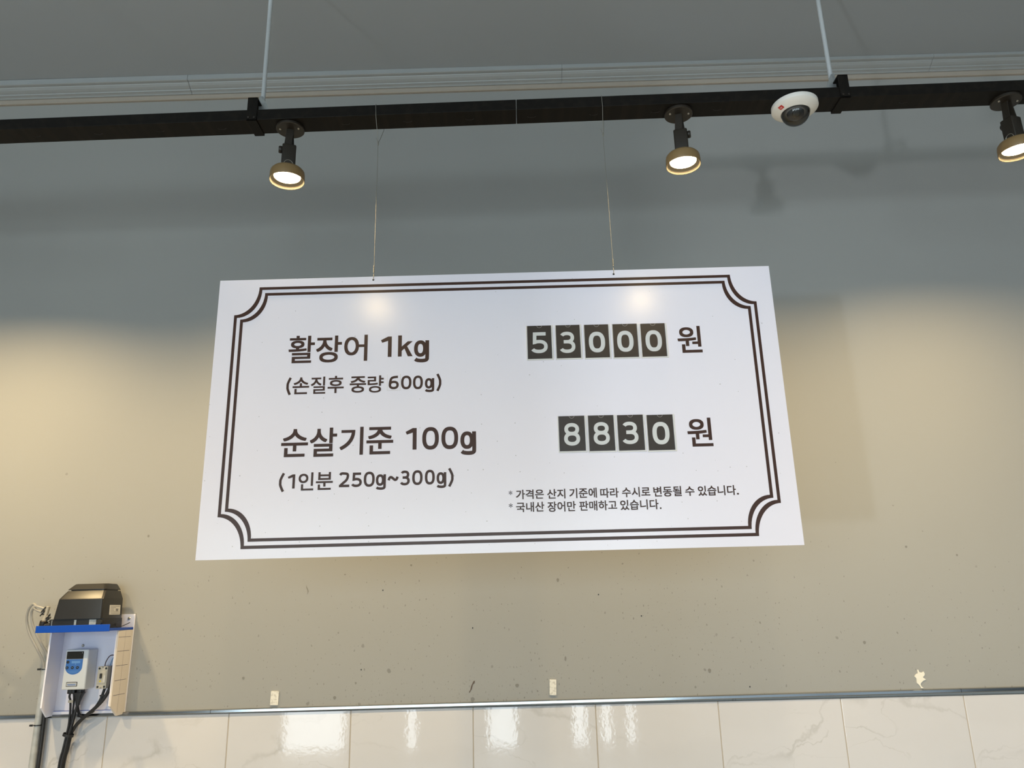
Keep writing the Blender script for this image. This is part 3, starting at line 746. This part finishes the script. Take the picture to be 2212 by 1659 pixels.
for x, z, y in ((.0247, 1.6001, -.0035), (-.0849, 1.5373, -.0035)):
    bm = B(); lathe(bm, [(.0034, 0), (.0034, .0014), (.0022, .0024), (0, .0024)], 16, Matrix.Translation((x, y, z)) @ Matrix.Rotation(math.radians(90), 4, 'X')); obj('screw', bm, M['screw'], eb, True)

# dosing pump on the shelf
pm = thing('dosing_pump', (-.04, -.065, 1.5788), 'black plastic pump with a stepped lid, standing on the blue shelf', 'pump')
bm = B(); loft(bm, [(1.5790, -.118, .016, -.112, -.018), (1.6022, -.116, .015, -.111, -.018)], .004); box(bm, -.128, -.10, -.110, -.06, 1.5790, 1.5915, bev=.003)
obj('pump_base', bm, M['dark'], pm, True)
bm = B()
for x0, x1 in ((-.109, -.1075), (-.0545, -.0490), (-.0180, -.0010)): box(bm, x0, x1, -.1135, -.110, 1.5850, 1.6000, bev=.0004)
obj('base_clip', bm, M['gal'], pm)
bm = B(); loft(bm, [(1.6020, -.1060, .0130, -.1165, -.0160), (1.6480, -.1000, .0110, -.1140, -.0160), (1.6500, -.0992, .0108, -.1130, -.0162), (1.6680, -.0900, .0060, -.0985, -.0220)], .006)
obj('pump_housing', bm, M['pumpblk'], pm, True, sharp=20)
bm = B(); loft(bm, [(1.6680, -.0860, .0020, -.0930, -.0260), (1.6702, -.0860, .0020, -.0930, -.0260), (1.6703, -.0905, .0060, -.0985, -.0215), (1.6715, -.0905, .0060, -.0985, -.0215), (1.6838, -.0815, .0000, -.0860, -.0280), (1.6850, -.0795, -.0020, -.0830, -.0300)], .008)
obj('pump_lid', bm, M['pumpblk'], pm, True, sharp=20)
bm = B(); sm = Matrix.Translation((.0128, -.058, 1.6215)) @ Matrix.Rotation(math.radians(-2.4), 4, 'Y')
box(bm, -.0002, .0004, -.026, .026, -.0115, .0115, M4=sm); stk = obj('rating_label', bm, M['label'], pm)
bm = B()
for k, (ya, yb) in enumerate(((-.022, .022), (-.022, .004), (-.022, -.006), (-.022, -.004), (-.022, .020), (-.020, .022))):
    box(bm, .0004, .0006, ya, yb, .0085 - .0034 * k - .0005, .0085 - .0034 * k + .0005, M4=sm)
box(bm, .0004, .0006, .004, .016, -.003, .003, M4=sm)
obj('label_print', bm, M['labelink'], stk)
bm = B(); lathe(bm, [(.0065, 0), (.0075, .003), (.0065, .006), (0, .006)], 16, Matrix.Translation((.008, -.112, 1.5930)) @ Matrix.Rotation(math.radians(90), 4, 'X')); obj('cable_gland', bm, M['pumpblk'], pm, True)
bm = B(); tube(bm, [(.016, -.05, 1.588), (.024, -.06, 1.5805), (.030, -.045, 1.5825), (.033, -.015, 1.590)], .0009, 6); obj('thin_wire', bm, M['dark'], pm, True)
# outlet valve with its collar
vt = Matrix.Translation((-.1480, -.082, 1.5840)) @ Matrix.Rotation(math.radians(9), 4, 'Y')
bm = B(); tube(bm, [(-.118, -.082, 1.5865), (-.134, -.082, 1.5868), (-.1478, -.082, 1.5862)], .0075, 14); obj('outlet_elbow', bm, M['dark'], pm, True)
bm = B(); lathe(bm, [(0, 0), (.0090, 0), (.0090, .002)], 20, vt); lathe(bm, [(.0085, .003), (.0092, .004), (.0092, .014), (.0075, .016), (0, .016)], 20, vt); obj('collar', bm, M['lampblk'], pm, True)
bm = B()
lathe(bm, [(.0062, .014), (.0058, .020), (.0045, .026), (.0045, .049), (.0036, .050), (0, .050)], 20, vt)
vb = obj('outlet_valve', bm, M['valve'], pm, True)
for z, sgn in ((.041, -1), (.032, -1), (.027, 1), (.019, 1)):
    bm = B(); lathe(bm, [(.0028, 0), (.0028, .013), (0, .013)], 12, vt @ Matrix.Translation((0, 0, z)) @ Matrix.Rotation(math.radians(90 * sgn + 12), 4, 'Y'))
    obj('hose_spigot', bm, M['valve'], vb, True)
    bm = B()
    mm = vt @ Matrix.Translation((.008 * sgn, 0, z))
    lathe(bm, [(.0034, -.0012), (.0040, -.0012), (.0040, .0012), (.0034, .0012), (.0034, -.0012)], 14, mm @ Matrix.Rotation(math.radians(90), 4, 'Y'))
    box(bm, -.0012, .0012, -.0045, -.003, -.008, .008, M4=mm @ Matrix.Rotation(math.radians(30), 4, 'Y'))
    obj('hose_clip', bm, M['dark'], vb)

# clear tubing from the valve down behind the box
tip = lambda z, d: tuple(vt @ Vector((-.978 * d, 0, z + .208 * d)))
for pts, lab in (([tip(.041, .006), tip(.041, .014), (-.172, -.080, 1.6345), (-.188, -.066, 1.6400), (-.204, -.056, 1.6290), (-.2095, -.050, 1.6040), (-.2010, -.044, 1.5700), (-.1820, -.036, 1.5340), (-.1700, -.028, 1.5080), (-.1638, -.024, 1.4860), (-.1638, -.024, 1.4700)],
                  'clear tube making the wider loop at the left of the pump'),
                 ([tip(.032, .006), tip(.032, .014), (-.173, -.078, 1.6262), (-.184, -.068, 1.6300), (-.1950, -.058, 1.6200), (-.1930, -.050, 1.5920), (-.1770, -.040, 1.5540), (-.1612, -.0265, 1.5200), (-.1580, -.024, 1.5000), (-.1572, -.024, 1.4860), (-.1572, -.024, 1.4700)],
                  'clear tube making the narrower loop at the left of the pump')):
    o = thing('clear_tube', pts[-1], lab, 'tube', 'clear tubes from the pump')
    bm = B(); tube(bm, pts, .0031, 12); obj('tube_wall', bm, M['tube'], o, True)

# conduit and cable running down the wall at the left
pp = thing('conduit_pipe', (-.1605, -.024, .02), 'grey plastic conduit pipe running down the wall left of the white box', 'pipe')
bm = B(); lathe(bm, [(0, .02), (.0080, .02), (.0080, 1.4870), (.0066, 1.4870), (.0066, 1.45), (0, 1.45)], 24, Matrix.Translation((-.1605, -.024, 0))); obj('pipe_body', bm, M['pvc'], pp, True)
for z, a in ((1.4845, -8), (1.3560, 4)):
    bm = B(); lathe(bm, [(.0082, -.0012), (.0092, -.0012), (.0092, .0012), (.0082, .0012), (.0082, -.0012)], 24, Matrix.Translation((-.1605, -.024, z)))
    box(bm, -.0205, -.0125, -.0015, .0015, -.0022, .0022, bev=.0005, M4=Matrix.Translation((-.1565, -.030, z)))
    obj('cable_tie', bm, M['dark'], pp)
cb = thing('black_cable', (-.146, -.022, .02), 'black cable running down along the right side of the grey conduit', 'cable')
bm = B(); tube(bm, [(-.1455, -.030, 1.5700), (-.1460, -.026, 1.50), (-.1475, -.024, 1.44), (-.1480, -.023, 1.38), (-.1465, -.023, 1.32), (-.1465, -.023, 1.2), (-.1475, -.023, .7), (-.1475, -.023, .02)], .0042, 12); obj('cable_run', bm, M['dark'], cb, True)

# controller
ct = thing('pump_controller', (-.074, -.0035, 1.4365), 'white pump controller with a dark screen and blue keypad, inside the wall box', 'controller')
def slant(bm):  # the case is a little narrower at the top
    for v in bm.verts: v.co.x = -.0735 + (v.co.x + .0735) * (1.0 - .02 * (v.co.z - 1.4365) / .094)
bm = B(); box(bm, -.1020, -.0440, -.048, -.0036, 1.4365, 1.5300, bev=.0035, seg=3); slant(bm); case = obj('controller_case', bm, M['ctrl'], ct, True)
Y0 = -.0482
bm = B(); box(bm, -.0975, -.0565, Y0 - .0004, Y0 + .001, 1.5075, 1.5250); scr = obj('screen', bm, M['lcd'], ct)
bm = B(); box(bm, -.0958, -.0582, Y0 - .0006, Y0 - .0003, 1.5092, 1.5233); obj('screen_panel', bm, M['lcdseg'], scr)
bm = B(); box(bm, -.0600, -.0590, Y0 - .0009, Y0 - .0006, 1.5205, 1.5225); obj('screen_mark', bm, M['label'], scr)
bm = B()
pts = [(-.0565, 1.5068), (-.0975, 1.5068), (-.0975, 1.4890)] + [(-.0770 - .0205 * math.cos(t), 1.4890 - .0175 * math.sin(t)) for t in [math.pi * k / 18 for k in range(1, 18)]] + [(-.0565, 1.4890)]
prism(bm, pts, Y0 - .0004, Y0 + .001); kp = obj('keypad', bm, M['keyblue'], ct)
for x, z in ((-.0925, 1.5005), (-.0930, 1.4875), (-.0800, 1.4875), (-.0675, 1.4875)):
    bm = B(); rot = Matrix.Translation((x, Y0 - .0004, z)) @ Matrix.Rotation(math.radians(90), 4, 'X')
    lathe(bm, [(.0034, 0), (.0034, .0010), (.0026, .0013), (0, .0013)], 20, rot); bt = obj('button', bm, M['dark'], kp, True)
bm = B()
for x, z in ((-.0930, 1.4875), (-.0800, 1.4875), (-.0675, 1.4875)):
    s = 1 if x < -.09 else -1
    prism(bm, [(x - .0014, z - .001 * s), (x + .0014, z - .001 * s), (x, z + .0014 * s)], Y0 - .0020, Y0 - .0017)
box(bm, -.0835, -.0625, Y0 - .0006, Y0 - .0004, 1.4975, 1.5030)
box(bm, -.0740, -.0725, Y0 - .0006, Y0 - .0004, 1.4935, 1.4975)
for k in range(2): box(bm, -.0900 + .004 * k, -.0640 - .004 * k, Y0 - .0006, Y0 - .0004, 1.4790 - .003 * k, 1.4798 - .003 * k)
obj('keypad_print', bm, M['keylight'], kp)
bm = B(); box(bm, -.0905, -.0635, Y0 - .0006, Y0 + .001, 1.4435, 1.4545, bev=.0010); bd = obj('badge', bm, M['dark'], ct)
bm = B(); box(bm, -.0893, -.0647, Y0 - .0009, Y0, 1.4446, 1.4534, bev=.0008); obj('badge_plate', bm, M['label'], bd)
bm = B()
pts = [(-.0872 + .00125 * k, Y0 - .0010, 1.4488 + .0014 * math.sin(k * 2.2)) for k in range(17)]
tube(bm, pts, .0005, 5, 3); box(bm, -.0868, -.0665, Y0 - .0011, Y0 - .0008, 1.4462, 1.4468); obj('badge_script', bm, M['keyblue'], bd)
bm = B()
for x in (-.0875, -.0800, -.0640): box(bm, x - .0055, x + .0055, -.036, -.016, 1.4260, 1.4368, bev=.002)
obj('cable_entry', bm, M['dark'], ct, True)

# circuit breaker
bk = thing('circuit_breaker', (-.006, -.0035, 1.4370), 'small beige circuit breaker with a black switch, inside the wall box right of the controller', 'breaker')
bm = B(); box(bm, -.0180, .0062, -.046, -.030, 1.4372, 1.4885, bev=.0010); bc = obj('breaker_front', bm, M['brk'], bk)
bm = B(); box(bm, -.0178, .0060, -.030, -.0036, 1.4376, 1.4881, bev=.0006); obj('breaker_body', bm, M['brkgrey'], bk)
bm = B(); box(bm, -.0160, .0040, -.0475, -.045, 1.4490, 1.4770, bev=.0008); fp = obj('switch_plate', bm, M['brk'], bk)
bm = B(); box(bm, -.0092, -.0050, -.0525, -.0470, 1.4610, 1.4725, bev=.0010); obj('switch_lever', bm, M['dark'], bk)
bm = B(); lathe(bm, [(.0020, 0), (.0020, .0008), (0, .0010)], 14, Matrix.Translation((-.0085, -.0475, 1.4545)) @ Matrix.Rotation(math.radians(90), 4, 'X')); obj('test_button', bm, M['yellow'], bk)
bm = B()
for x in (-.0138, .0022):
    for z in (1.4838, 1.4415): lathe(bm, [(.0026, 0), (.0026, .0003), (0, .0003)], 14, Matrix.Translation((x, -.046, z)) @ Matrix.Rotation(math.radians(90), 4, 'X'))
obj('terminal_hole', bm, M['dark'], bk)
bm = B()
for z in (1.4868, 1.4392): box(bm, -.0085, -.0035, -.0465, -.043, z - .0022, z + .0022, bev=.0008)
obj('mount_slot', bm, M['brkgrey'], bk)
bm = B(); box(bm, -.0015, .0032, -.0477, -.0474, 1.4520, 1.4680); obj('print_patch', bm, M['label'], bk)
bm = B(); tube(bm, [(-.0100, -.030, 1.4878), (-.0095, -.028, 1.4980), (-.0040, -.024, 1.5110), (.0040, -.020, 1.5130), (.0150, -.020, 1.5080), (.0220, -.022, 1.4930), (.0225, -.026, 1.4820)], .0012, 8); obj('brown_lead', bm, M['brown'], bk, True)
bm = B(); tube(bm, [(.0000, -.024, 1.4878), (-.0005, -.018, 1.4990), (.0020, -.014, 1.5080), (.0090, -.012, 1.5110), (.0160, -.014, 1.5030)], .0012, 8); obj('blue_lead', bm, M['ltblue'], bk, True)

# cables below
def cable(name, lab, pts, r, ties=(), group=None):
    o = thing(name, pts[-1], lab, 'cable', group)
    bm = B(); tube(bm, pts, r, 12); obj('cable_run', bm, M['dark'], o, True)
    for (x, y, z) in ties:
        bm = B(); box(bm, x - .008, x + .008, y - .006, y + .006, z - .002, z + .002, bev=.001, M4=None); obj('cable_tie', bm, M['dark'], o)
    return o
FLZ = .03
bundle = lambda dx, y: [(-.0795 + dx, y, 1.3330), (-.0835 + dx, y, 1.3000), (-.0885 + dx, y, 1.2600), (-.0925 + dx, y, 1.1), (-.0940 + dx, y, .6), (-.0940 + dx, y, FLZ)]      # the lower part, where the cables run side by side
cable('breaker_cable', 'thick black cable curving from the breaker down to the left out of the wall box',
      [(.0190, -.026, 1.4980), (.0180, -.034, 1.4640), (.0120, -.037, 1.4360), (-.0020, -.037, 1.4100), (-.0235, -.036, 1.3885), (-.0450, -.034, 1.3715), (-.0610, -.032, 1.3560), (-.0695, -.028, 1.3450)] + bundle(.0040, -.0260), .0042)
lp = cable('looped_cable', 'black cable looping from under the breaker into the bundle below the box',
      [(-.0070, -.024, 1.4365), (-.0090, -.026, 1.4240), (-.0150, -.027, 1.4060), (-.0300, -.026, 1.3850), (-.0480, -.0235, 1.3730), (-.0600, -.0205, 1.3735), (-.0680, -.0195, 1.3850), (-.0720, -.0195, 1.4050), (-.0730, -.0200, 1.4270)], .0032)
bm = B(); box(bm, -.0150, -.0030, -.030, -.020, 1.4180, 1.4215, bev=.001); obj('cable_tie', bm, M['dark'], lp)
bm = B(); lathe(bm, [(.0035, -.0025), (.0048, -.0025), (.0048, .0025), (.0035, .0025)], 14, Matrix.Translation((-.0300, -.026, 1.3850)) @ Matrix.Rotation(math.radians(52), 4, 'Y')); obj('tape_wrap', bm, M['dark'], lp)
pc = cable('plug_cable', 'black cable with a moulded plug under the middle of the controller',
      [(-.0660, -.030, 1.4010), (-.0675, -.0335, 1.3850), (-.0705, -.0345, 1.3600)] + bundle(.0035, -.0345), .0034)
bm = B(); loft(bm, [(1.3990, -.0700, -.0620, -.034, -.026), (1.4080, -.0715, -.0605, -.035, -.025), (1.4220, -.0740, -.0580, -.036, -.020), (1.4285, -.0770, -.0545, -.036, -.018)], .003); obj('plug', bm, M['dark'], pc, True)
tc = cable('thin_cable', 'thin black cable with a white label, leaving the left of the controller',
      [(-.0870, -.030, 1.4300), (-.0880, -.031, 1.4200), (-.0840, -.0320, 1.4110), (-.0815, -.0320, 1.3950), (-.0805, -.0318, 1.3750), (-.0805, -.0315, 1.3550)] + bundle(-.0035, -.0315), .0025)
bm = B(); box(bm, -.0870, -.0750, -.0360, -.0350, 1.4060, 1.4120); obj('cable_label', bm, M['valve'], tc)
bm = B(); lathe(bm, [(.0115, -.003), (.0125, -.003), (.0125, .003), (.0115, .003), (.0115, -.003)], 20, Matrix.Translation((-.0795, -.0298, 1.3330)) @ Matrix.Rotation(math.radians(14), 4, 'Y')); obj('cable_tie', bm, M['dark'], tc)
o = cable('spare_cable', 'second thin black cable beside the labelled one under the controller',
      [(-.0800, -.028, 1.4270), (-.0775, -.0285, 1.4150), (-.0765, -.0285, 1.3950), (-.0770, -.0280, 1.3720), (-.0800, -.0265, 1.3500)] + bundle(-.0045, -.0255), .0024)

# ------------------------------------------------------------------ marks on the wall
scuff = mat('dark_scuff', (0.11, 0.085, 0.07), 0.7); stain = mat('grey_stain', (0.205, 0.20, 0.185), 0.6)
def wall_mark(poly, m):
    bm = B(); bm.faces.new([bm.verts.new((x, .0016, z)) for x, z in poly])
    struct('scuff_mark', bm, m, wall_front)
wall_mark([(.8890, 1.4040), (.8925, 1.4090), (.8950, 1.4190), (.9010, 1.4300), (.9045, 1.4310), (.9040, 1.4255), (.8995, 1.4215), (.8965, 1.4110), (.8910, 1.4030)], scuff)
wall_mark([(.4715, 1.6720), (.4720, 1.6650), (.4755, 1.6580), (.4760, 1.6520), (.4735, 1.6480), (.4765, 1.6500), (.4790, 1.6560), (.4765, 1.6620), (.4735, 1.6670)], stain)
for mx, mz, ra, rb in ((1.1205, 1.6684, .0040, .0062), (1.4889, 1.4405, .0048, .0068), (2.0257, 1.7300, .0038, .0036), (2.1528, 1.7058, .0030, .0036), (1.8827, 1.4979, .0046, .0052), (.7420, 1.7148, .0034, .0034), (.5709, 1.6957, .0030, .0022), (1.0092, 1.4170, .0058, .0056), (.3253, 1.4500, .0040, .0044), (.0487, 1.8066, .0034, .0044), (.5560, 1.3990, .0048, .0050), (1.1320, 1.4770, .0030, .0075)):
    ra, rb = .78 * ra, .78 * rb
    wall_mark([(mx + ra * math.cos(t) * (1 + .12 * math.sin(3 * t)), mz + rb * math.sin(t)) for t in [math.pi * k / 9 for k in range(18)]], stain)
for mx, mz in ((.6200, 1.4630), (1.2230, 1.6300), (1.5850, 1.4010), (1.3290, 1.5750), (.9000, 1.5560), (.6700, 1.6540)):
    wall_mark([(mx + .0016 * math.cos(t), mz + .0018 * math.sin(t)) for t in [math.pi * k / 6 for k in range(12)]], M['dark'])
bm = B(); vs = prism(bm, [(.3970, 1.3858), (.4165, 1.3854), (.4172, 1.4175), (.3978, 1.4182)], -.0008, .002)
tag(obj('tape_strip', bm, M['tape']), 'small white piece of tape on the grey wall, left one, nearer the wall box', 'tape', 'pieces of tape on the wall')
bm = B(); prism(bm, [(1.0890, 1.3935), (1.1055, 1.3925), (1.1070, 1.4285), (1.0903, 1.4297)], -.0008, .002)
tag(obj('tape_strip', bm, M['tape']), 'small yellowed piece of tape on the grey wall under the middle of the sign', 'tape', 'pieces of tape on the wall')
bm = B()
pk = [(1500, 185), (1512, 172), (1524, 168), (1524, 146), (1531, 146), (1534, 160), (1548, 164), (1563, 158), (1568, 172), (1562, 184), (1552, 192), (1570, 207), (1552, 213), (1540, 222), (1530, 232), (1533, 246), (1547, 259), (1530, 258), (1522, 240), (1508, 226), (1510, 200)]
prism(bm, [(2.0063 + (x - 1533) / 3.0219 / 866, 1.4092 - (y - 203) / 3.0219 / 866) for x, y in pk], .0005, .0030)
tag(obj('peeled_paint', bm, M['peel']), 'ragged white patch where paint peeled off the wall above the tiles', 'paint patch')
